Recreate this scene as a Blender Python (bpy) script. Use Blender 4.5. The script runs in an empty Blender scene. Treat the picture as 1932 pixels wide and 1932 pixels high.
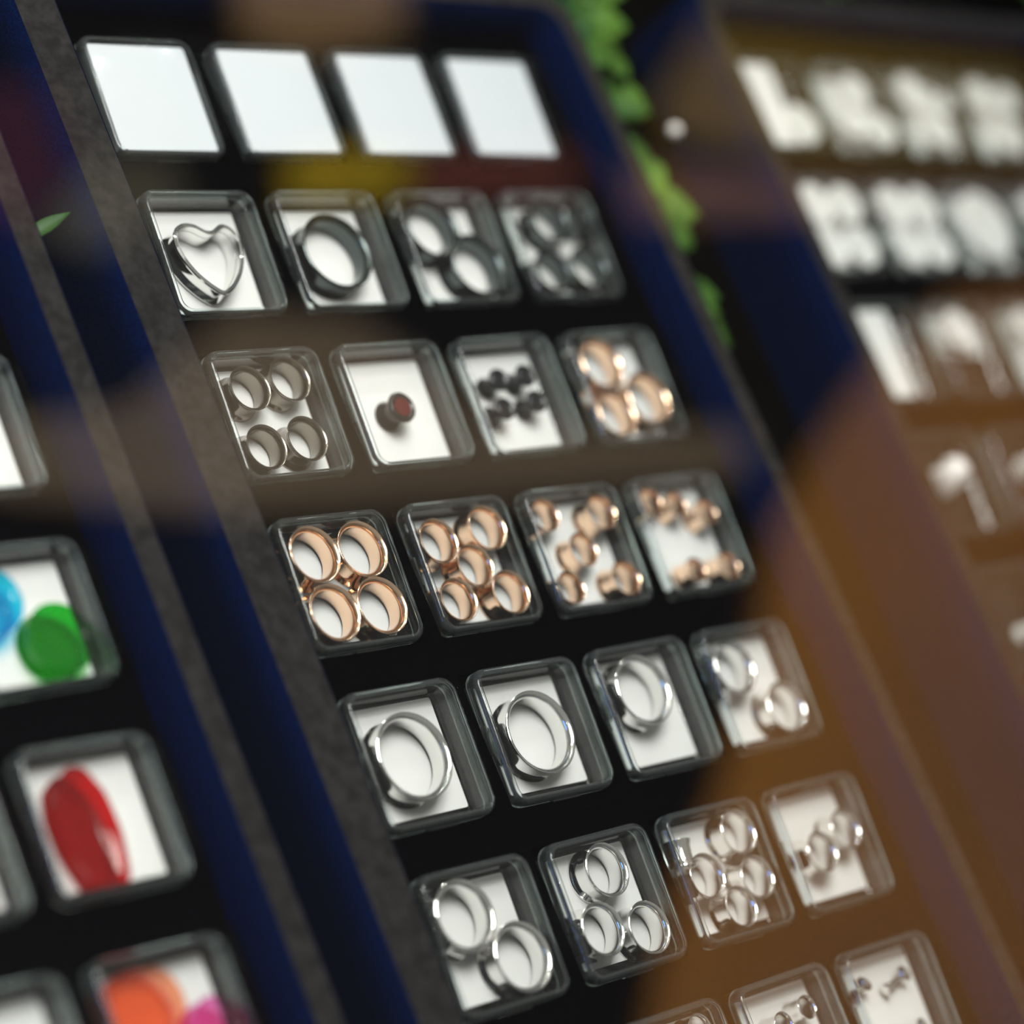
import bpy, bmesh, math, random
from mathutils import Vector, Matrix
from mathutils import noise as mnoise

# ------------------------------------------------------------------ units
U = 0.044            # one unit below = the 44 mm spacing of two boxes; everything is built in real metres
sc = bpy.context.scene
COL = bpy.context.collection
rnd = random.Random(7)

# ------------------------------------------------------------------ camera
cam_d = bpy.data.cameras.new('camera')
cam = bpy.data.objects.new('camera', cam_d); COL.objects.link(cam)
RM = Matrix(((0.71267354, -0.38004282, 0.58963028), (0.08783882, 0.88226325, 0.46248881), (-0.69597468, -0.27781111, 0.66214819)))
CAMP = Vector((-9.51966512, -8.0765349, 10.88289927))
M4 = RM.transposed().to_4x4(); M4.translation = CAMP * U
cam.matrix_world = M4
cam_d.sensor_width = 36; cam_d.lens = 92.17
cam_d.clip_start = 0.01; cam_d.clip_end = 50
cam_d.dof.use_dof = True
cam_d.dof.focus_distance = 15.45 * U
cam_d.dof.aperture_fstop = 4.0
sc.camera = cam

# ------------------------------------------------------------------ world, exposure
w = bpy.data.worlds.new('world'); sc.world = w; w.use_nodes = True
wn = w.node_tree.nodes; wl = w.node_tree.links
bg = wn['Background']
tc = wn.new('ShaderNodeTexCoord'); sp = wn.new('ShaderNodeSeparateXYZ'); cr = wn.new('ShaderNodeValToRGB')
wl.new(tc.outputs['Generated'], sp.inputs[0]); wl.new(sp.outputs['Z'], cr.inputs[0]); wl.new(cr.outputs[0], bg.inputs['Color'])
cr.color_ramp.elements[0].position = 0.0; cr.color_ramp.elements[0].color = (0.004, 0.004, 0.005, 1)
cr.color_ramp.elements[1].position = 0.75; cr.color_ramp.elements[1].color = (0.32, 0.305, 0.29, 1)
bg.inputs['Strength'].default_value = 0.9
sc.view_settings.view_transform = 'Standard'; sc.view_settings.look = 'None'
sc.view_settings.exposure = 0.12; sc.view_settings.gamma = 1.0
sc.view_settings.use_curve_mapping = False
sc.cycles.use_denoising = True
sc.cycles.max_bounces = 10; sc.cycles.diffuse_bounces = 3; sc.cycles.glossy_bounces = 4
sc.cycles.transparent_max_bounces = 48; sc.cycles.transmission_bounces = 8
sc.cycles.caustics_reflective = False; sc.cycles.caustics_refractive = False
sc.cycles.sample_clamp_indirect = 4.0

# ------------------------------------------------------------------ lights
def aim(o, loc, tgt):
    o.location = Vector(loc) * U
    o.rotation_euler = (Vector(tgt) - Vector(loc)).to_track_quat('-Z', 'Y').to_euler()
def area(name, loc, tgt, sx, sy, power, col):
    l = bpy.data.lights.new(name, 'AREA'); l.shape = 'RECTANGLE'; l.size = sx * U; l.size_y = sy * U
    l.energy = power; l.color = col
    o = bpy.data.objects.new(name, l); COL.objects.link(o); aim(o, loc, tgt); return o
def bead(name, loc, power, col, rad=0.1):
    l = bpy.data.lights.new(name, 'POINT'); l.energy = power; l.color = col; l.shadow_soft_size = rad * U
    o = bpy.data.objects.new(name, l); COL.objects.link(o); o.location = Vector(loc) * U; return o
def spot(name, loc, tgt, power, col, ang, rad=3):
    l = bpy.data.lights.new(name, 'SPOT'); l.energy = power; l.color = col; l.spot_size = math.radians(ang); l.spot_blend = 0.4
    l.shadow_soft_size = rad * U
    o = bpy.data.objects.new(name, l); COL.objects.link(o); aim(o, loc, tgt); return o

# two LED strips above the trays inside the case
for i in range(22):
    bead('led_bead', (-11 + i * 1.15, 11.0, 12.0), 0.36, (1.0, 0.965, 0.91), 0.07)
for i in range(12):
    bead('led_bead', (-5.5, 9.5 - i * 1.3, 12.5), 0.22, (1.0, 0.97, 0.94), 0.06)
for i in range(8):
    bead('led_bead', (-9 + i * 2.3, 7.0, 17.0), 0.50, (1.0, 0.94, 0.86), 0.08)
area('overhead_fill', (-4, 2, 19), (1, -3, 0), 9, 9, 8.5, (1.0, 0.985, 0.965))  # unseen soft overhead light, added beside the strips for brightness
# blue daylight falling in low through the shop window
area('daylight', (-34, -3, 6), (1, -3, 0), 16, 8, 9.0, (0.10, 0.30, 1.0))
# unseen warm spot, added outside to light the mirrored slabs
spot('slab_spot', (-40, -20, 22), (-35, -18, -20), 300, (1.0, 0.93, 0.85), 80, 3)

# ------------------------------------------------------------------ materials
def mat(name):
    m = bpy.data.materials.new(name); m.use_nodes = True
    return m, m.node_tree.nodes, m.node_tree.links
def princ(name, col, rough=0.5, metal=0.0, **kw):
    m, n, l = mat(name); p = n['Principled BSDF']
    p.inputs['Base Color'].default_value = (*col, 1); p.inputs['Roughness'].default_value = rough; p.inputs['Metallic'].default_value = metal
    for k, v in kw.items(): p.inputs[k.replace('_', ' ')].default_value = v
    return m
def noisy(m, scale, a, b, bump=0.0, bumpscale=None, dist=0.0005):
    n, l = m.node_tree.nodes, m.node_tree.links; p = n['Principled BSDF']
    t = n.new('ShaderNodeTexCoord'); x = n.new('ShaderNodeTexNoise'); r = n.new('ShaderNodeValToRGB')
    x.inputs['Scale'].default_value = scale; x.inputs['Detail'].default_value = 5
    l.new(t.outputs['Object'], x.inputs['Vector']); l.new(x.outputs['Fac'], r.inputs[0])
    r.color_ramp.elements[0].position = 0.35; r.color_ramp.elements[0].color = (*a, 1)
    r.color_ramp.elements[1].position = 0.68; r.color_ramp.elements[1].color = (*b, 1)
    l.new(r.outputs[0], p.inputs['Base Color'])
    if bump:
        y = n.new('ShaderNodeTexNoise'); y.inputs['Scale'].default_value = bumpscale; y.inputs['Detail'].default_value = 3
        l.new(t.outputs['Object'], y.inputs['Vector'])
        b_ = n.new('ShaderNodeBump'); b_.inputs['Strength'].default_value = bump; b_.inputs['Distance'].default_value = dist
        l.new(y.outputs['Fac'], b_.inputs['Height']); l.new(b_.outputs[0], p.inputs['Normal'])
    return m
def thin_clear(name, face, edge, rough=0.02, f0=0.04, gain=0.96, refl=(1, 1, 1), power=5.0):
    """clear sheet: what lies behind is tinted by face (seen square on) to edge (seen along the sheet), plus mirror reflection"""
    m, n, l = mat(name); n.remove(n['Principled BSDF']); out = n['Material Output']
    lw = n.new('ShaderNodeLayerWeight'); lw.inputs['Blend'].default_value = 0.5
    # 'Facing' at blend .5 is 1-cos
    pw = n.new('ShaderNodeMath'); pw.operation = 'POWER'; pw.inputs[1].default_value = power
    l.new(lw.outputs['Facing'], pw.inputs[0])
    ma = n.new('ShaderNodeMath'); ma.operation = 'MULTIPLY_ADD'; ma.inputs[1].default_value = gain; ma.inputs[2].default_value = f0
    l.new(pw.outputs[0], ma.inputs[0])
    cm = n.new('ShaderNodeMath'); cm.operation = 'POWER'; cm.inputs[1].default_value = 2.0
    l.new(lw.outputs['Facing'], cm.inputs[0])
    mx = n.new('ShaderNodeMixRGB'); mx.inputs[1].default_value = (*face, 1); mx.inputs[2].default_value = (*edge, 1)
    l.new(cm.outputs[0], mx.inputs[0])
    tr = n.new('ShaderNodeBsdfTransparent'); l.new(mx.outputs[0], tr.inputs[0])
    gl = n.new('ShaderNodeBsdfGlossy'); gl.inputs['Roughness'].default_value = rough; gl.inputs['Color'].default_value = (*refl, 1)
    ms = n.new('ShaderNodeMixShader'); l.new(ma.outputs[0], ms.inputs[0]); l.new(tr.outputs[0], ms.inputs[1]); l.new(gl.outputs[0], ms.inputs[2])
    l.new(ms.outputs[0], out.inputs['Surface'])
    return m

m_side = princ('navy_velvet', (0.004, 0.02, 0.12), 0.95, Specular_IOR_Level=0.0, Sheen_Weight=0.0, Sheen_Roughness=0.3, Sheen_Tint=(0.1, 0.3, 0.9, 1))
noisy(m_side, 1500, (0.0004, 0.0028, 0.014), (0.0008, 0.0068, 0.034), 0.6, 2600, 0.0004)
m_velvet = princ('black_velvet', (0.012, 0.012, 0.014), 0.9, Specular_IOR_Level=0.1)
noisy(m_velvet, 300, (0.012, 0.0115, 0.011), (0.026, 0.024, 0.023), 0.6, 2600, 0.0004)
m_insert = princ('black_flocked_foam', (0.004, 0.004, 0.006), 0.95, Specular_IOR_Level=0.0)
noisy(m_insert, 500, (0.0003, 0.0003, 0.0007), (0.0008, 0.0008, 0.0016), 0.4, 3000, 0.0003)
m_counter = noisy(princ('black_cloth', (0.003, 0.003, 0.003), 0.95, Specular_IOR_Level=0.0), 60, (0.0005, 0.0005, 0.0005), (0.0015, 0.0012, 0.0012))
m_lid = thin_clear('clear_plastic_lid', (0.985, 0.99, 0.985), (0.80, 0.87, 0.85), 0.015, 0.022, 0.9)
m_edge, _n, _l = mat('moulded_plastic_edge'); _n.remove(_n['Principled BSDF'])
_g = _n.new('ShaderNodeBsdfGlass'); _g.inputs['IOR'].default_value = 1.46; _g.inputs['Roughness'].default_value = 0.03; _g.inputs['Color'].default_value = (0.93, 0.97, 0.96, 1)
_d = _n.new('ShaderNodeBsdfTranslucent'); _d.inputs['Color'].default_value = (0.80, 0.86, 0.86, 1)
_d2 = _n.new('ShaderNodeBsdfDiffuse'); _d2.inputs['Color'].default_value = (0.80, 0.86, 0.86, 1)
_ms = _n.new('ShaderNodeMixShader'); _ms.inputs[0].default_value = 0.5; _l.new(_d.outputs[0], _ms.inputs[1]); _l.new(_d2.outputs[0], _ms.inputs[2])
_m2 = _n.new('ShaderNodeMixShader'); _m2.inputs[0].default_value = 0.04; _l.new(_g.outputs[0], _m2.inputs[1]); _l.new(_ms.outputs[0], _m2.inputs[2])
_l.new(_m2.outputs[0], _n['Material Output'].inputs['Surface'])
m_base = thin_clear('clear_plastic_base', (0.95, 0.96, 0.955), (0.62, 0.70, 0.70), 0.05, 0.04, 0.9)
m_card = noisy(princ('white_card', (0.86, 0.85, 0.84), 0.75), 20, (0.83, 0.82, 0.81), (0.89, 0.88, 0.87))
m_blank = princ('blank_white_card', (0.66, 0.69, 0.735), 0.7)
m_pane = thin_clear('window_glass', (0.985, 0.99, 0.985), (0.9, 0.95, 0.92), 0.0, 0.05, 0.95)
m_silver = princ('polished_steel', (0.88, 0.87, 0.85), 0.10, 1.0)
m_rose = princ('rose_gold', (1.0, 0.70, 0.50), 0.13, 1.0)
m_gun = princ('gunmetal', (0.085, 0.10, 0.098), 0.16, 1.0)
m_brownsteel = princ('smoky_steel', (0.24, 0.22, 0.19), 0.18, 1.0)
m_black = princ('black_acrylic', (0.012, 0.012, 0.014), 0.2)
m_darkred = princ('dark_red_enamel', (0.10, 0.008, 0.008), 0.15)
m_white = princ('white_acrylic', (0.85, 0.84, 0.82), 0.3)
m_pearl = princ('pearl', (0.9, 0.88, 0.84), 0.15)
m_leaf = princ('leaf_green', (0.06, 0.2, 0.03), 0.5, Specular_IOR_Level=0.3)
noisy(m_leaf, 30, (0.010, 0.055, 0.014), (0.10, 0.22, 0.02))
m_stem = princ('stem_green', (0.05, 0.10, 0.02), 0.6)
def tinted(name, c, e): return thin_clear(name, c, e, 0.01, 0.04, 0.8)
m_cyan = tinted('cyan_glass', (0.02, 0.76, 0.90), (0.0, 0.42, 0.95))
m_green = tinted('green_glass', (0.06, 0.66, 0.10), (0.0, 0.55, 0.25))
m_red = tinted('red_glass', (0.74, 0.0, 0.012), (0.5, 0.0, 0.02))
m_orange = tinted('orange_pink_glass', (1.0, 0.60, 0.40), (0.80, 0.30, 0.85))
m_pink = tinted('pink_glass', (0.95, 0.48, 0.72), (0.75, 0.25, 0.75))

# ------------------------------------------------------------------ helpers
def link(name, me, m=None, parent=None):
    if m is not None and not me.materials: me.materials.append(m)
    o = bpy.data.objects.new(name, me); COL.objects.link(o)
    if parent: o.parent = parent
    return o
def finish(bm, name, smooth=True):
    bmesh.ops.recalc_face_normals(bm, faces=bm.faces)
    bmesh.ops.scale(bm, vec=(U, U, U), verts=bm.verts)
    me = bpy.data.meshes.new(name); bm.to_mesh(me); bm.free()
    if smooth:
        for p in me.polygons: p.use_smooth = len(p.vertices) <= 4      # end caps stay flat
        me.set_sharp_from_angle(angle=math.radians(35))
    return me
def empty(name, loc, rot=(0, 0, 0)):
    o = bpy.data.objects.new(name, None); COL.objects.link(o); o.empty_display_size = 0.005
    o.location = Vector(loc) * U; o.rotation_euler = rot; return o
def tag(o, label, cat, group=None, kind=None):
    if label: o['label'] = label
    if cat: o['category'] = cat
    if group: o['group'] = group
    if kind: o['kind'] = kind
    return o
def loft(bm, loops, close=False):
    rings = [[bm.verts.new(p) for p in lp] for lp in loops]
    n = len(rings[0]); k = len(rings)
    for a in range(k if close else k - 1):
        A = rings[a]; B = rings[(a + 1) % k]
        for i in range(n):
            j = (i + 1) % n
            bm.faces.new((A[i], A[j], B[j], B[i]))
    return rings
def rrect(x0, y0, x1, y1, r, z, seg=6):
    r = max(r, 0.004); pts = []
    for cx, cy, a0 in ((x1 - r, y1 - r, 0), (x0 + r, y1 - r, 90), (x0 + r, y0 + r, 180), (x1 - r, y0 + r, 270)):
        for s in range(seg + 1):
            a = math.radians(a0 + 90 * s / seg); pts.append((cx + r * math.cos(a), cy + r * math.sin(a), z))
    return pts
def box_bm(bm, x0, y0, z0, x1, y1, z1):
    v = [bm.verts.new(p) for p in ((x0, y0, z0), (x1, y0, z0), (x1, y1, z0), (x0, y1, z0), (x0, y0, z1), (x1, y0, z1), (x1, y1, z1), (x0, y1, z1))]
    for f in ((3, 2, 1, 0), (4, 5, 6, 7), (0, 1, 5, 4), (1, 2, 6, 5), (2, 3, 7, 6), (3, 0, 4, 7)): bm.faces.new([v[i] for i in f])

# ------------------------------------------------------------------ setting: counter, window, street
bm = bmesh.new()
loft_r = [rrect(-4.6, -9.0, 24, 12, 0.3, z) for z in (-20, -0.45)]
r_ = loft(bm, loft_r); bm.faces.new(r_[1]); bm.faces.new(r_[0])
tag(link('display_counter', finish(bm, 'display_counter'), m_counter), 'dark cloth-covered display counter under the three black trays', 'display counter')

N = Vector((-0.93, -0.37, 0)).normalized(); T = Vector((-N.y, N.x, 0)); PD = 8.5
bm = bmesh.new()
vs = []
for dn in (0.0, 0.14):
    vs.append([bm.verts.new(N * (PD + dn) + T * a + Vector((0, 0, z))) for a, z in ((-26, -19.99), (26, -19.99), (26, 30), (-26, 30))])
bm.faces.new(vs[0]); bm.faces.new(vs[1])
for i in range(4): bm.faces.new((vs[0][i], vs[0][(i + 1) % 4], vs[1][(i + 1) % 4], vs[1][i]))
tag(link('window_1', finish(bm, 'window_1', False), m_pane), 'clear shop window pane in front of the trays reflecting brown slabs added outside', 'window', kind='structure')

m_pav = noisy(princ('street_paving', (0.02, 0.02, 0.02), 0.9), 1.2, (0.0006, 0.0006, 0.0008), (0.0022, 0.0016, 0.0012))
bm = bmesh.new(); box_bm(bm, -140, -120, -21, 60, 60, -20)
tag(link('ground', finish(bm, 'ground', False), m_pav), 'dark paving of the street outside the window', 'paving', kind='structure')

# ------------------------------------------------------------------ trays
RIMH = 0.27; FLOORZ = -0.45
def make_tray(name, label, x0, y0, x1, y1, wl, wr, wt, wb, wells, loc=(0, 0, 0), rot=0.0):
    """outer plan x0..x1, y0..y1; rim widths; wells = (x0,y0,x1,y1) openings"""
    t = empty(name, loc, (0, 0, rot)); tag(t, label, 'display tray', 'black velvet display trays')
    bm = bmesh.new()
    def lp(i, z, r):
        return rrect(x0 + i, y0 + i, x1 - i, y1 - i, r, z)
    ix0, iy0, ix1, iy1 = x0 + wl, y0 + wb, x1 - wr, y1 - wt
    def li(i, z, r): return rrect(ix0 - i, iy0 - i, ix1 + i, iy1 + i, r, z)
    prof = [(-.085, FLOORZ), (-.085, RIMH - .26), (-.080, RIMH - .17), (-.066, RIMH - .10), (-.046, RIMH - .055), (-.022, RIMH - .018), (.0, RIMH)]
    loops = [lp(i, z, .28 - i) for i, z in prof] + [li(i, z, .2 + i) for i, z in prof[::-1]]
    loft(bm, loops, close=True)
    me = finish(bm, name + '_rim'); me.materials.append(m_velvet); me.materials.append(m_side)
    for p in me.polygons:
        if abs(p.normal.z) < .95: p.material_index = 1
    link('rim', me, None, t)
    # insert with openings
    xs = sorted({ix0, ix1, *[w_[0] for w_ in wells], *[w_[2] for w_ in wells]})
    ys = sorted({iy0, iy1, *[w_[1] for w_ in wells], *[w_[3] for w_ in wells]})
    bm = bmesh.new(); cache = {}
    def V(x, y, z):
        k = (round(x, 5), round(y, 5), round(z, 5))
        if k not in cache: cache[k] = bm.verts.new((x, y, z))
        return cache[k]
    def inside(cx, cy): return any(a < cx < c and b < cy < d for a, b, c, d in wells)
    for i in range(len(xs) - 1):
        for j in range(len(ys) - 1):
            a, c, b, d = xs[i], xs[i + 1], ys[j], ys[j + 1]
            if not inside((a + c) / 2, (b + d) / 2):
                bm.faces.new((V(a, b, 0), V(c, b, 0), V(c, d, 0), V(a, d, 0)))
    WZ = -0.21
    for a, b, c, d in wells:
        q = [(a, b), (c, b), (c, d), (a, d)]
        lo = [bm.verts.new((x, y, WZ)) for x, y in q]; hi = [bm.verts.new((x, y, 0)) for x, y in q]
        bm.faces.new(lo)
        for k in range(4): bm.faces.new((lo[k], lo[(k + 1) % 4], hi[(k + 1) % 4], hi[k]))
    q = [(ix0, iy0), (ix1, iy0), (ix1, iy1), (ix0, iy1)]
    lo = [bm.verts.new((x, y, FLOORZ)) for x, y in q]; hi = [bm.verts.new((x, y, 0)) for x, y in q]
    bm.faces.new(lo)
    for k in range(4): bm.faces.new((lo[k], lo[(k + 1) % 4], hi[(k + 1) % 4], hi[k]))
    link('insert', finish(bm, name + '_insert', False), m_insert, t)
    return t

# ------------------------------------------------------------------ plastic box (local origin = centre of its opening, lid top .08)
HW = 0.425
def lid_mesh():
    bm = bmesh.new()
    def L(i, z, r): return rrect(-HW + i, -HW + i, HW - i, HW - i, r, z)
    loops = [L(.022, -.025, .08), L(0.0, -.022, .10), L(0, .045, .10), L(.005, .062, .096), L(.014, .074, .088), L(.026, .079, .076), L(.036, .080, .068)]
    rings = loft(bm, loops); bm.faces.new(rings[-1])
    inner = [L(.022, -.025, .08), L(.022, .048, .08), L(.028, .060, .075), L(.040, .064, .065)]
    rings2 = loft(bm, inner); bm.faces.new(rings2[-1])
    bmesh.ops.remove_doubles(bm, verts=bm.verts, dist=1e-5)
    # raised latch tabs on the left and front sides
    box_bm(bm, -HW - .014, -.09, -.02, -HW - .001, .09, .028)
    box_bm(bm, -.11, -HW - .014, -.02, .11, -HW - .001, .028)
    return finish(bm, 'lid')
def base_mesh():
    bm = bmesh.new(); o = .028
    def L(i, z, r): return rrect(-HW + o + i, -HW + o + i, HW - o - i, HW - o - i, r, z)
    outer = [L(0, .03, .06), L(0, -.12, .06), L(.02, -.142, .05)]
    r1 = loft(bm, outer); bm.faces.new(r1[-1])
    inner = [L(0, .03, .06), L(.022, .03, .045), L(.022, -.12, .045), L(.03, -.127, .04)]
    r2 = loft(bm, inner); bm.faces.new(r2[-1])
    bmesh.ops.remove_doubles(bm, verts=bm.verts, dist=1e-5)
    return finish(bm, 'base')
def card_mesh(x0, x1, y0, y1, z0, z1, r=0.015):
    bm = bmesh.new()
    rr = loft(bm, [rrect(x0, y0, x1, y1, r, z, 3) for z in (z0, z1)]); bm.faces.new(rr[0]); bm.faces.new(rr[1])
    return finish(bm, 'card_insert', False)
LID, BASE = lid_mesh(), base_mesh()
LID.materials.append(m_lid); LID.materials.append(m_edge); BASE.materials.append(m_base)
for p in LID.polygons:
    if len(p.vertices) < 10: p.material_index = 1
CARDZ = -.114
CARD = card_mesh(-.265, .365, -.325, .36, -.1265, CARDZ); CARD.materials.append(m_card)
FOAM = card_mesh(-.368, .372, -.37, .37, -.1265, .05, .02); FOAM.materials.append(m_blank)
HALF = card_mesh(-.35, .30, 0.02, .36, -.1265, CARDZ); HALF.materials.append(m_card)
STRIP = card_mesh(-.36, .05, -.36, .36, -.1265, .02); STRIP.materials.append(m_card)
TILT = math.radians(4.0)

def make_box(x, y, label, group, card=CARD, parent_m=None, tilt=TILT, rot=0.0):
    M = Matrix.Translation(Vector((x, y, 0.004)) * U) @ Matrix.Rotation(rot, 4, 'Z') @ Matrix.Rotation(tilt, 4, 'X')
    if parent_m is not None: M = parent_m @ M
    b = bpy.data.objects.new('plastic_box', None); COL.objects.link(b); b.empty_display_size = .005
    b.matrix_world = M; tag(b, label, 'plastic box', group)
    for n_, me in (('base', BASE), ('lid', LID)): link(n_, me, None, b)
    if card is not None: link('card_insert', card, None, b)
    return M

# ------------------------------------------------------------------ jewellery shapes (radius 1 lathe, scaled in mesh)
def lathe(prof, seg=48):
    bm = bmesh.new()
    loops = [[(r * math.cos(2 * math.pi * s / seg), r * math.sin(2 * math.pi * s / seg), z) for s in range(seg)] for r, z in prof]
    return bm, loops
_cache = {}
H = 0.170
def tunnel_mesh(R, h=H, wall=0.10, kind='tunnel'):
    key = (round(R, 3), round(h, 3), round(wall, 3), kind)
    if key in _cache: return _cache[key].copy()
    t = min(max(R * .05, .006), .011)
    fl = min(.135 * R, .028)                      # width of the flare
    ri = R - fl - t
    prof = [(ri + .55 * fl, .04 * h), (ri + .15 * fl, .13 * h), (ri, .24 * h), (ri, .76 * h), (ri + .10 * fl, .84 * h), (ri + .35 * fl, .91 * h), (ri + .7 * fl, .965 * h), (ri + fl, .99 * h),
            (R - .4 * t, h), (R, .985 * h), (R, .955 * h), (R - .3 * fl, .90 * h), (R - .8 * fl, .80 * h), (R - fl, .68 * h), (R - fl, .32 * h), (R - .8 * fl, .20 * h), (R - .3 * fl, .10 * h), (R, .04 * h), (R, .01 * h), (R - t, 0)]
    bm, loops = lathe(prof); loft(bm, loops, close=True)
    _cache[key] = finish(bm, 'ear_tunnel'); return _cache[key]
def plug_mesh(R, h=H, waist=.80):
    prof = [(R * .82, 0), (R * .95, .03 * h), (R, .10 * h), (R * .97, .16 * h), (R * waist, .38 * h), (R * waist, .62 * h), (R * .97, .84 * h), (R, .90 * h), (R * .95, .97 * h), (R * .82, h)]
    bm, loops = lathe(prof); r_ = loft(bm, loops); bm.faces.new(r_[0])
    # a shallow dish in the front face
    inn = [[(r * math.cos(2 * math.pi * s / 48), r * math.sin(2 * math.pi * s / 48), z) for s in range(48)] for r, z in ((R * .72, .975 * h), (R * .6, .93 * h))]
    r2 = [[bm.verts.new(p) for p in lp] for lp in inn]
    seq = [r_[-1]] + r2
    for a in range(2):
        for i in range(48): bm.faces.new((seq[a][i], seq[a][(i + 1) % 48], seq[a + 1][(i + 1) % 48], seq[a + 1][i]))
    bm.faces.new(seq[-1])
    return finish(bm, 'ear_plug')
def outline_mesh(pts, h, inset, hollow=0.0, name='ear_plug'):
    """saddle-shaped plug over any outline: flared ends, narrow waist"""
    c = Vector((sum(p[0] for p in pts) / len(pts), sum(p[1] for p in pts) / len(pts)))
    n = len(pts)
    def off(d, z):
        out = []
        for i in range(n):
            p = Vector(pts[i]); a = Vector(pts[i - 1]); b = Vector(pts[(i + 1) % n])
            tg = (b - a).normalized(); nn = Vector((-tg.y, tg.x))
            q = p + nn * d
            out.append((q.x, q.y, z))
        return out
    bm = bmesh.new()
    lo = [off(.012, 0), off(0, .07 * h), off(0, .12 * h), off(inset, .35 * h), off(inset, .65 * h), off(0, .88 * h), off(0, .94 * h), off(.012, h)]
    if hollow:
        lo += [off(hollow * .6, h), off(hollow, .95 * h), off(hollow, .05 * h), off(hollow * .6, 0)]
        loft(bm, lo, close=True)
    else:
        lo += [off(.05, h), off(.07, .93 * h)]
        r_ = loft(bm, lo); bm.faces.new(r_[0]); bm.faces.new(r_[-1])
    return finish(bm, name)

def put(M, name, me, m, x, y, label, cat, group=None, z=CARDZ, rot=(0, 0, 0)):
    o = bpy.data.objects.new(name, me); COL.objects.link(o)
    if not me.materials: me.materials.append(m)
    o.matrix_world = M @ Matrix.Translation(Vector((x, y, z + .0006)) * U) @ Matrix.Rotation(rot[2], 4, 'Z') @ Matrix.Rotation(rot[0], 4, 'X') @ Matrix.Rotation(rot[1], 4, 'Y')
    tag(o, label, cat, group); return o

def relax(items, lim):
    """push overlapping round pieces apart and keep them inside the box"""
    P = [[x, y, d / 2] for x, y, d in items]
    for _ in range(200):
        for i in range(len(P)):
            for j in range(i):
                dx = P[i][0] - P[j][0]; dy = P[i][1] - P[j][1]; dd = math.hypot(dx, dy) + 1e-9
                g = P[i][2] + P[j][2] + .003 - dd
                if g > 0:
                    P[i][0] += dx / dd * g / 2; P[i][1] += dy / dd * g / 2; P[j][0] -= dx / dd * g / 2; P[j][1] -= dy / dd * g / 2
        for p in P:
            L = lim - p[2]
            p[0] = max(-L, min(L, p[0])); p[1] = max(-L, min(L, p[1]))
    return P

ORD = ['first', 'second', 'third', 'fourth', 'fifth', 'sixth', 'seventh', 'eighth']

def where(items, k):
    """place of piece k within its box, in words"""
    n = len(items)
    if n == 1: return ''
    x, y = items[k][0], items[k][1]
    others = [items[i] for i in range(n) if i != k]
    v = 'upper' if y > .06 else ('lower' if y < -.06 else 'middle')
    h = 'left' if x < -.06 else ('right' if x > .06 else 'centre')
    if v == 'middle' and h == 'centre': return 'centre'
    if v == 'middle': return h
    return v + ' ' + h

# ------------------------------------------------------------------ main tray
PITCH = 1.1145
def cell(r, c): return c + .375, -PITCH * r - .487
wells = []
for r in range(7):
    for c in range(4):
        x, y = cell(r, c); wells.append((x - .435, y - .435, x + .435, y + .435))
make_tray('display_tray', 'black velvet tray in the middle holding seven rows of four clear boxes', -.55, -9.2, 4.27, .40, .29, .15, .16, .16, wells)

IT = {
(1, 1): [(-0.034, -0.014, 0.53)],
(1, 2): [(-0.176, 0.15, 0.44), (0.153, -0.16, 0.45)],
(1, 3): [(-0.03, 0.18, 0.33), (0.182, -0.18, 0.33), (-0.18, -0.2, 0.32), (0.28, 0.2, 0.2)],
(2, 0): [(-0.165, 0.173, 0.291), (0.156, 0.218, 0.295), (-0.193, -0.205, 0.288), (0.129, -0.176, 0.293)],
(2, 1): [(-0.039, -0.023, 0.206)],
(2, 2): [(-0.133, 0.115, 0.157), (0.114, 0.128, 0.158), (-0.18, -0.089, 0.156), (0.125, -0.058, 0.158)],
(2, 3): [(-0.149, 0.175, 0.373), (0.182, -0.104, 0.387), (-0.20, -0.209, 0.34)],
(3, 0): [(-0.202, 0.19, 0.358), (0.171, 0.18, 0.363), (-0.199, -0.187, 0.358), (0.187, -0.195, 0.365)],
(3, 1): [(-0.232, 0.131, 0.294), (0.225, 0.222, 0.30), (0.017, -0.035, 0.280), (-0.226, -0.217, 0.282), (0.224, -0.229, 0.29)],
(3, 2): [(-0.246, 0.249, 0.227), (0.236, 0.22, 0.245), (-0.026, -0.008, 0.235), (-0.254, -0.246, 0.225), (0.238, -0.243, 0.243)],
(3, 3): [(-0.257, 0.257, 0.191), (-0.029, 0.214, 0.182), (0.222, 0.129, 0.195), (-0.085, -0.258, 0.18), (0.233, -0.26, 0.204)],
(4, 0): [(-0.044, -0.002, 0.53)],
(4, 1): [(-0.034, -0.015, 0.523)],
(4, 2): [(-0.061, 0.116, 0.461)],
(4, 3): [(-0.186, 0.142, 0.362), (0.16, -0.182, 0.352)],
(5, 0): [(-0.154, 0.154, 0.421), (0.159, -0.155, 0.415)],
(5, 1): [(0.014, 0.2, 0.332), (-0.185, -0.129, 0.328), (0.177, -0.197, 0.326)],
(5, 2): [(0.202, 0.228, 0.295), (-0.2, -0.00, 0.29), (0.21, -0.09, 0.28), (-0.002, -0.238, 0.263)],
(5, 3): [(0.168, 0.055, 0.265), (-0.124, -0.045, 0.268)],
(6, 1): [(0.22, 0.263, 0.19), (-0.06, 0.2, 0.19)],
(6, 2): [(0.152, 0.184, 0.15), (-0.096, 0.134, 0.16)],
(6, 3): [],
}
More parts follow.
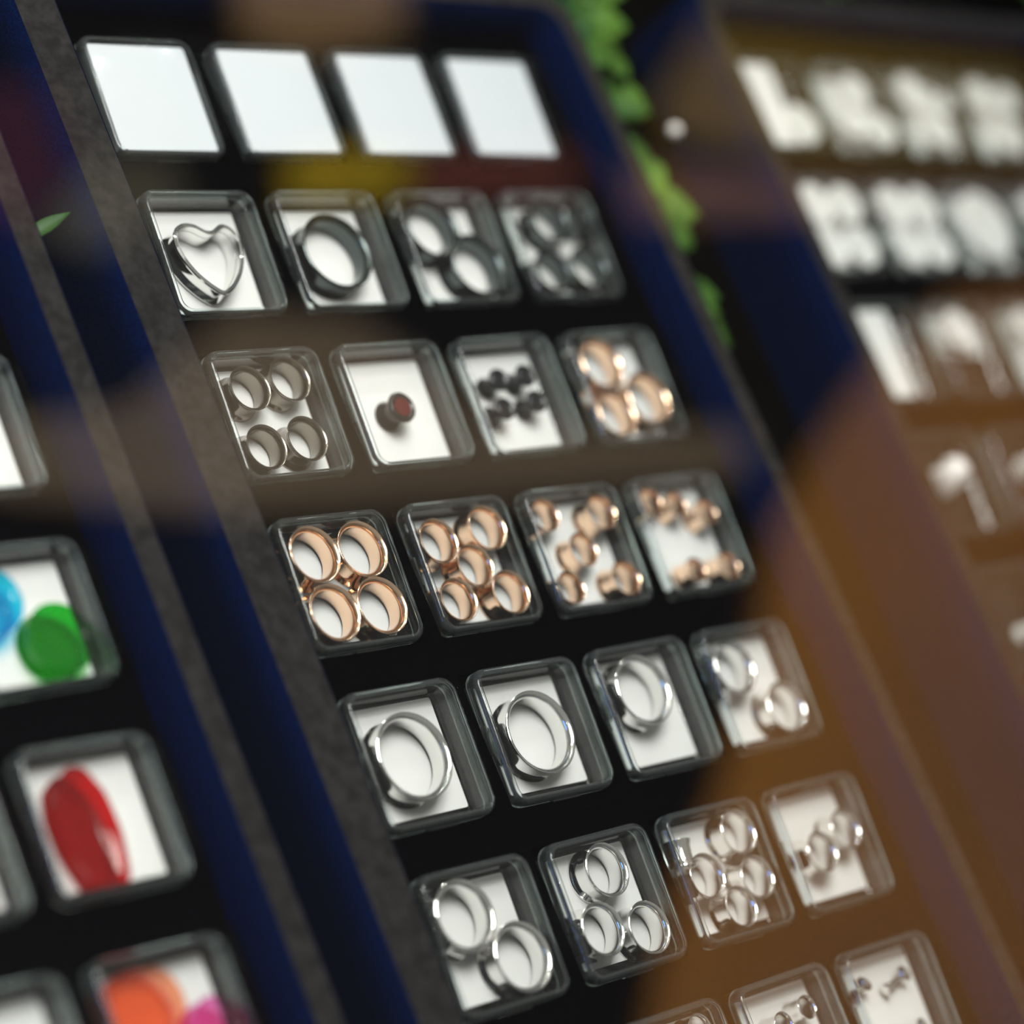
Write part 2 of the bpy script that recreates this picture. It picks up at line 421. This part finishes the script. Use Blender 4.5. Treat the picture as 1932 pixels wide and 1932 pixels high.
DESC = {0: None,
    (1, 1): ('gunmetal tunnel', m_gun, 'dark steel'), (1, 2): ('dark grey tunnel', m_gun, ''), (1, 3): ('small dark grey tunnel', m_gun, ''),
    (2, 0): ('smoky steel tunnel', m_brownsteel, ''), (2, 1): ('black plug', m_black, ''), (2, 2): ('tiny black plug', m_black, ''), (2, 3): ('rose gold tunnel', m_rose, ''),
    (3, 0): ('rose gold tunnel', m_rose, ''), (3, 1): ('rose gold tunnel', m_rose, ''), (3, 2): ('small rose gold tunnel', m_rose, ''), (3, 3): ('tiny rose gold tunnel', m_rose, ''),
    (4, 0): ('largest silver tunnel', m_silver, ''), (4, 1): ('wide silver tunnel', m_silver, ''), (4, 2): ('wide silver tunnel', m_silver, ''), (4, 3): ('silver tunnel', m_silver, ''),
    (5, 0): ('silver tunnel', m_silver, ''), (5, 1): ('silver tunnel', m_silver, ''), (5, 2): ('silver tunnel', m_silver, ''), (5, 3): ('small silver tunnel', m_silver, ''),
    (6, 1): ('small silver tunnel', m_silver, ''), (6, 2): ('tiny silver tunnel', m_silver, ''), (6, 3): ('tiny silver stud', m_silver, '')}
NUM = {0: 'no', 1: 'one', 2: 'two', 3: 'three', 4: 'four', 5: 'five'}

def dens(pts, k=6, it=2):
    out = []
    n = len(pts)
    for i in range(n):
        a = Vector(pts[i]); b = Vector(pts[(i + 1) % n])
        for s in range(k): out.append(tuple(a.lerp(b, s / k)))
    sm = out
    for _ in range(it):
        sm = [tuple((Vector(sm[i - 1]) + 2 * Vector(sm[i]) + Vector(sm[(i + 1) % len(sm)])) / 4) for i in range(len(sm))]
    return sm
heart = dens([(.045, .150), (-.05, .215), (-.14, .225), (-.225, .185), (-.255, .08), (-.23, -.02), (-.17, -.13), (-.08, -.22), (.0, -.275), (.09, -.225), (.18, -.13), (.235, -.03), (.265, .09), (.225, .19), (.14, .225)], 6, 7)

for r in range(7):
    for c in range(4):
        if (r, c) == (6, 0): continue
        x, y = cell(r, c)
        if r == 0:
            cont = 'filled by a blank white card'
        elif (r, c) == (1, 0): cont = 'holding a silver heart tunnel'
        elif (r, c) == (6, 3): cont = 'holding loose silver studs'
        else:
            d_ = DESC[(r, c)][0]; n_ = len(IT[(r, c)])
            cont = ('holding %s %s' % (NUM[n_], d_.replace('tunnel', 'tunnels').replace('plug', 'plugs'))) if n_ > 1 else (('holding the ' if d_.startswith('largest') else 'holding a ') + d_)
        if (r, c) == (5, 2): cont = 'holding five silver tunnels'
        label = 'clear box %s, %s in %s row of middle tray' % (cont, ORD[c], ORD[r])
        jit = rnd.uniform(-.012, .012)
        M = make_box(x, y, label, 'clear boxes in the middle tray', FOAM if r == 0 else CARD, None, TILT + rnd.uniform(-.008, .008), jit)
        if (r, c) in IT:
            its = relax(IT[(r, c)], .362)
            nm, m, _ = DESC[(r, c)]
            for k, (ix, iy, R) in enumerate(its):
                loc_ = where(its, k)
                lab = ('%s%s in %s box of %s row, middle tray' % (nm, (' at ' + loc_) if loc_ else '', ORD[c], ORD[r]))
                if 'plug' in nm:
                    me = plug_mesh(R, H, .62)
                    o = put(M, 'ear_plug', me, m, ix, iy, lab, 'ear plug', 'ear plugs in the %s box of the %s row' % (ORD[c], ORD[r]))
                    if (r, c) == (2, 1):
                        bm = bmesh.new(); b2, lp2 = lathe([(R * .60, .935 * H), (R * .60, .965 * H), (R * .3, .985 * H)], 32); bm.free()
                        rr = loft(b2, lp2); b2.faces.new(rr[0]); b2.faces.new(rr[-1])
                        f_ = link('face_disc', finish(b2, 'face_disc'), m_darkred, o); f_['label'] = 'dark red round face'
                else:
                    me = tunnel_mesh(R, H if R > .12 else H * .9)
                    if me.materials: me.materials.clear()
                    me.materials.append(m)
                    put(M, 'ear_tunnel', me, m, ix, iy, lab, 'ear tunnel', 'tunnels in the %s box of the %s row' % (ORD[c], ORD[r]))
        if (r, c) == (1, 0):
            me = outline_mesh(heart, H, .028, .026, 'ear_tunnel')
            put(M, 'ear_tunnel', me, m_silver, -.03, -.02, 'silver heart-shaped tunnel in first box of second row, middle tray', 'ear tunnel')
        if (r, c) == (5, 2):
            me = tunnel_mesh(.085, .17); me.materials.clear()
            put(M, 'ear_tunnel', me, m_silver, -.27, .26, 'silver tunnel lying on its side in third box of sixth row, middle tray', 'ear tunnel', z=CARDZ + .085, rot=(math.radians(90), 0, math.radians(-8)))
        if (r, c) == (6, 3):
            for (sx, sy, L_, ang, lab) in ((.22, .19, .24, -70, 'silver stud with long shaft at upper right in last box of seventh row, middle tray'),
                                          (-.17, .21, .13, -60, 'short dark silver stud on left in last box of seventh row, middle tray'),
                                          (.2, -.15, .15, -75, 'silver stud at lower right in last box of seventh row, middle tray')):
                prof = [(.012, -.004), (.042, .0), (.056, .012), (.056, .03), (.040, .046), (.024, .055), (.024, L_ - .05), (.036, L_ - .035), (.042, L_ - .012), (.030, L_)]
                b2, lp2 = lathe(prof, 24); rr = loft(b2, lp2); b2.faces.new(rr[0]); b2.faces.new(rr[-1])
                put(M, 'ear_stud', finish(b2, 'ear_stud'), m_silver, sx, sy, lab, 'ear stud', 'studs in the last box of the seventh row', z=CARDZ + .056, rot=(0, math.radians(-90), math.radians(ang + 70 + 15)))

# ------------------------------------------------------------------ left tray
LP = 1.145
def lcell(r, c): return -1.80 - c * 1.0, -3.78 - LP * (r - 1) + .0
wells = []
for r in range(-1, 4):
    for c in (0, 1):
        x, y = lcell(r, c); wells.append((x - .435, y - .435, x + .435, y + .435))
make_tray('display_tray', 'black velvet tray at left edge with coloured glass plugs in its boxes', -4.1, -8.6, -1.01, .30, .3, .17, .16, .16, wells)
LROW = {0: 'topmost', 1: 'second', 2: 'third', 3: 'lowest'}
LB = {}
for (r, c, cont) in ((0, 0, 'with bare white card'), (1, 0, 'with cyan and green plugs'), (2, 0, 'with one red elongated plug'), (2, 1, 'with cut-off red plug'),
                     (3, 0, 'with orange and pink plugs'), (3, 1, 'with bare white card')):
    x, y = lcell(r, c)
    LB[(r, c)] = (make_box(x, y, 'clear box %s, %s in left tray' % (cont, LROW[r] + (' row' if c == 0 else ' row outer box')), 'clear boxes in the left tray', CARD, None, math.radians(1.0), rnd.uniform(-.01, .01)), x, y)
def lput(key, me, m, X, Y, lab, z=CARDZ):
    M, x, y = LB[key]
    put(M, 'ear_plug', me, m, X - x, Y - y, lab, 'ear plug', 'coloured glass plugs in the left tray', z)
lput((1, 0), plug_mesh(.20, H, .86), m_cyan, -2.01, -3.66, 'cyan glass round plug beside the green one in the left tray')
lput((1, 0), plug_mesh(.20, H, .86), m_green, -1.66, -3.92, 'green glass round plug at the right of its box in left tray')
hexo = [(-.135, .27), (-.02, .35), (.07, .33), (.15, .18), (.17, -.05), (.13, -.30), (.03, -.345), (-.075, -.30), (-.15, -.10), (-.165, .10)]
hx = dens(hexo[::-1])
lput((2, 0), outline_mesh(hx, H, .03), m_red, -1.90, -4.98, 'red glass coffin-shaped plug alone in its box in the left tray')
lput((2, 1), outline_mesh(hx, H, .03), m_red, -2.72, -4.98, 'red glass plug cut by the left frame edge in outer box')
lput((3, 0), plug_mesh(.215, H, .86), m_orange, -1.94, -5.93, 'orange glass plug with violet rim in the lowest box of left tray')
lput((3, 0), plug_mesh(.155, H, .86), m_pink, -1.585, -6.12, 'pink glass plug at the bottom right of the orange plug')

# ------------------------------------------------------------------ right tray
RROT = math.radians(-1.4)
RM4 = Matrix.Translation(Vector((6.02, 0, 0)) * U) @ Matrix.Rotation(RROT, 4, 'Z')
RP = 1.12
def rcell(r, c): return .50 + c * .965, -.36 - RP * r
wells = []
for r in range(8):
    for c in range(5):
        x, y = rcell(r, c); wells.append((x - .435, y - .435, x + .435, y + .435))
make_tray('display_tray', 'black velvet tray at right with white and clear plugs, behind the leaves', -.27, -9.2, 5.1, .53, .16, .2, .16, .16, wells, (6.02, 0, 0), RROT)
RC = {(0, 0): (STRIP, [(.15, -.2, .36)], 'a white plug on card strip'), (0, 1): (CARD, [(-.15, -.12, .33), (.17, -.19, .33), (.03, .16, .30)], 'three white plugs'),
      (0, 2): (CARD, [(-.19, .18, .34), (.0, -.15, .36), (.22, .1, .2)], 'three uneven white plugs'), (0, 3): (CARD, [(-.19, .19, .33), (.18, .17, .3), (.02, -.19, .36)], 'three round white plugs'),
      (1, 0): (CARD, [(-.17, .18, .36), (.18, .19, .35), (-.17, -.19, .36), (.18, -.18, .36)], 'four white plugs'), (1, 1): (CARD, [(-.18, .18, .37), (.18, .18, .37), (-.18, -.18, .37), (.18, -.18, .37)], 'four large white plugs'),
      (1, 2): (CARD, [(-.02, .02, .62)], 'one very large plug'), (1, 3): (CARD, [(-.17, .17, .36), (.17, -.17, .36)], 'two white plugs'),
      (2, 0): (STRIP, [], 'a white card strip only'), (2, 1): (HALF, [(-.1, .17, .34)], 'one white plug on a half card'), (2, 2): (CARD, [(-.15, .2, .28), (.15, -.05, .30)], 'two small white plugs'),
      (3, 0): (None, [], 'one white spool lying down'), (3, 1): (None, [(.1, .1, .2)], 'one tiny clear-topped plug'), (4, 0): (None, [(.1, -.1, .16)], 'one tiny white bead plug'), (4, 1): (None, [(-.1, .1, .3)], 'one pale plug'),
      (5, 0): (None, [(.0, .1, .3)], 'one pale plug at the frame edge')}
for (r, c), (card, its, cont) in RC.items():
    x, y = rcell(r, c)
    M = make_box(x, y, 'box with %s, %s in row %s, right tray' % (cont, ORD[c], ['one', 'two', 'three', 'four', 'five', 'six'][r]), 'clear boxes in the right tray', card, RM4, TILT, rnd.uniform(-.01, .01))
    P = relax(its, .362)
    for k, (ix, iy, R) in enumerate(P):
        l_ = where(P, k)
        big = 'white round plug' if R > .12 else 'small white plug'
        put(M, 'ear_plug', plug_mesh(R, H, .8), m_white, ix, iy, '%s%s in %s box of %s row, right tray' % (big, (' at ' + l_) if l_ else '', ORD[c], ORD[r]), 'ear plug', 'white plugs in the right tray',
            z=(.02 if card is STRIP else CARDZ) if not (card is STRIP and ix > .05) else CARDZ)
    if (r, c) == (3, 0):
        put(M, 'ear_plug', plug_mesh(.12, .26, .5), m_white, -.17, .02, 'white spool-shaped plug lying on its side in the right tray', 'ear plug', 'white plugs in the right tray', z=CARDZ + .12, rot=(0, math.radians(90), math.radians(20)))

# ------------------------------------------------------------------ plants and pin
def leaf_into(bm, base, direc, up, L_, W_, fold=.15, n=6):
    d = Vector(direc).normalized(); u = Vector(up).normalized(); s = d.cross(u).normalized(); u = s.cross(d)
    rows = []
    for i in range(n + 1):
        t = i / n; wd = W_ * math.sin(math.pi * min(.98, max(.03, t)) ** .85) * .5
        c_ = Vector(base) + d * L_ * t - u * (t * t * L_ * .12)
        rows.append([bm.verts.new(c_ - s * wd + u * wd * fold), bm.verts.new(c_), bm.verts.new(c_ + s * wd + u * wd * fold)])
    for i in range(n):
        for j in (0, 1): bm.faces.new((rows[i][j], rows[i][j + 1], rows[i + 1][j + 1], rows[i + 1][j]))
def tube_into(bm, pts, r0, r1, seg=6):
    rings = []
    for i, p in enumerate(pts):
        p = Vector(p); a = Vector(pts[max(0, i - 1)]); b = Vector(pts[min(len(pts) - 1, i + 1)])
        d = (b - a).normalized(); x = d.orthogonal().normalized(); y = d.cross(x)
        r = r0 + (r1 - r0) * i / (len(pts) - 1)
        rings.append([bm.verts.new(p + (x * math.cos(2 * math.pi * k / seg) + y * math.sin(2 * math.pi * k / seg)) * r) for k in range(seg)])
    for i in range(len(rings) - 1):
        for k in range(seg): bm.faces.new((rings[i][k], rings[i][(k + 1) % seg], rings[i + 1][(k + 1) % seg], rings[i + 1][k]))
def vine(name, label, pts, nleaf, size, seed, spread=.22):
    rr = random.Random(seed); v = empty(name, pts[0]); tag(v, label, 'plant')
    o0 = Vector(pts[0]); P = [Vector(p) - o0 for p in pts]
    b1 = bmesh.new(); tube_into(b1, P, .02, .012); link('stem', finish(b1, 'stem'), m_stem, v)
    b2 = bmesh.new()
    for k in range(nleaf):
        t = rr.random() * (len(P) - 1); i = min(int(t), len(P) - 2); p = P[i].lerp(P[i + 1], t - i)
        a = rr.uniform(0, 2 * math.pi); d = Vector((math.cos(a), math.sin(a), rr.uniform(-.1, .7)))
        L_ = size * rr.uniform(.7, 1.2)
        leaf_into(b2, p, d, (rr.uniform(-.4, .4), rr.uniform(-.4, .4), 1), L_, L_ * .85)
    me = finish(b2, 'leaves'); lv = link('leaves', me, m_leaf, v)
    md = lv.modifiers.new('thick', 'SOLIDIFY'); md.thickness = .0003
    return v
vine('leafy_vine', 'round-leaved green vine in the gap between middle and right trays', [(4.75, 1.4, -.1), (4.72, .8, 0), (4.65, .2, .0), (4.62, -.4, -.05), (4.56, -1.0, -.1), (4.55, -1.6, -.1), (4.5, -2.1, -.15)], 80, .40, 5)
vine('leafy_vine', 'small green sprig low in the gap beside the middle tray', [(4.75, -3.3, -.44), (4.7, -3.7, -.35), (4.66, -4.0, -.25)], 8, .22, 9)
vine('leafy_vine', 'bushy green foliage along the top edge behind the trays', [(6.0, 1.25, .1), (7.5, 1.15, .15), (9.0, 1.1, .15), (12.0, 1.1, .15)], 90, .5, 12)
bm = bmesh.new(); leaf_into(bm, (0, 0, 0), (1, .38, .45), (0, 0, 1), .36, .085, .3)
o = link('leaf', finish(bm, 'leaf'), m_leaf); o.location = Vector((-.98, -1.50, .06)) * U
md = o.modifiers.new('thick', 'SOLIDIFY'); md.thickness = .0004
tag(o, 'single narrow green leaf poking out between left and middle trays', 'leaf')
p_ = empty('pearl_pin', (5.35, -.58, -.45)); tag(p_, 'pearl-headed pin standing between the vine and the right tray', 'pin')
bm = bmesh.new(); bmesh.ops.create_uvsphere(bm, u_segments=24, v_segments=16, radius=.05, matrix=Matrix.Translation((-.12, .0, .40))); link('pin_head', finish(bm, 'pin_head'), m_pearl, p_)
bm = bmesh.new(); tube_into(bm, [(0, 0, 0), (-.12, 0, .36)], .008, .008); link('pin_shaft', finish(bm, 'pin_shaft'), m_silver, p_)

# ------------------------------------------------------------------ added stand-in slabs behind the camera, mirrored softly in the window pane
def street_slab(name, label, cat, poly, zt, th, col, col2=None, group=None):
    """flat slab added outside only for its reflection: poly is its outline as met by view rays after the mirror, zt the height of its top"""
    f = 4946.0; out = []
    for px, py in poly:
        d = RM.transposed() @ Vector(((px - 966) / f, -(py - 966) / f, -1.0))
        q = CAMP + d * ((zt - CAMP.z) / d.z)
        q = q - N * (2 * (N.dot(q) - PD)); out.append(q)
    c = sum(out, Vector()) / len(out); c.z = zt - th
    bm = bmesh.new()
    lo = [bm.verts.new((q.x - c.x, q.y - c.y, 0)) for q in out]; hi = [bm.verts.new((q.x - c.x, q.y - c.y, th)) for q in out]
    bm.faces.new(lo); bm.faces.new(hi)
    for i in range(len(lo)): bm.faces.new((lo[i], lo[(i + 1) % len(lo)], hi[(i + 1) % len(lo)], hi[i]))
    m = princ(name + '_tint', col, 0.9)
    if col2: noisy(m, 2.2, col, col2)
    o = link(name, finish(bm, name, False), m); o.location = c * U
    tag(o, label, cat, group); return o
street_slab('reflection_slab', 'large brown rug added unseen on the street, mirrored softly over the lower right boxes', 'slab',
            [(1190, 2150), (1290, 1650), (1370, 1480), (1440, 1200), (1470, 1000), (1540, 850), (1650, 690), (1800, 560), (2150, 500), (2150, 2150)], -19.6, .4, (.46, .20, .035), (.34, .16, .06))
street_slab('reflection_slab', 'grey-brown slab added unseen on the street, mirrored softly as a band across the third row', 'slab',
            [(-50, 800), (250, 760), (450, 580), (680, 600), (950, 790), (1420, 810), (1400, 890), (1000, 930), (650, 950), (400, 960), (-50, 920)], -19.6, .4, (.25, .19, .12), (.20, .15, .10))
street_slab('reflection_block', 'olive yellow cushion added unseen on the street, mirrored softly below the white top row', 'block', [(550, 285), (760, 280), (790, 350), (560, 375)], -19.4, .6, (.62, .44, .01))
street_slab('reflection_block', 'red-brown cushion added unseen on the street, mirrored softly below the fourth white box', 'block', [(790, 290), (1090, 290), (1100, 350), (800, 360)], -19.4, .6, (.24, .07, .05))
street_slab('reflection_block', 'tan cushion added on the street, mirrored softly at the top edge above the white boxes', 'block', [(440, -120), (760, -120), (770, 50), (600, 90), (470, 60)], -19.4, .6, (.42, .27, .13))
street_slab('reflection_slab', 'olive slab added unseen on the street, mirrored softly over the top of the right tray', 'slab', [(1340, 40), (1950, 110), (2100, 300), (1600, 300), (1300, 260), (1240, 200)], -19.6, .4, (.30, .19, .02), (.24, .16, .03))
street_slab('reflection_slab', 'dusky brown slab added unseen on the street, mirrored softly below the bead', 'slab', [(1190, 300), (1280, 320), (1750, 345), (2000, 345), (1990, 380), (1350, 400), (1200, 400)], -19.6, .4, (.32, .17, .10))
street_slab('reflection_slab', 'dark red slab added unseen on the street, mirrored softly at the left frame edge', 'slab', [(-100, 130), (90, 160), (150, 330), (60, 420), (-100, 380)], -19.6, .4, (.09, .02, .03))
street_slab('reflection_slab', 'grey-green slab added unseen on the street, mirrored softly beside the heart tunnel box', 'slab', [(80, 420), (180, 300), (330, 290), (360, 380), (180, 480)], -19.6, .4, (.14, .13, .09))
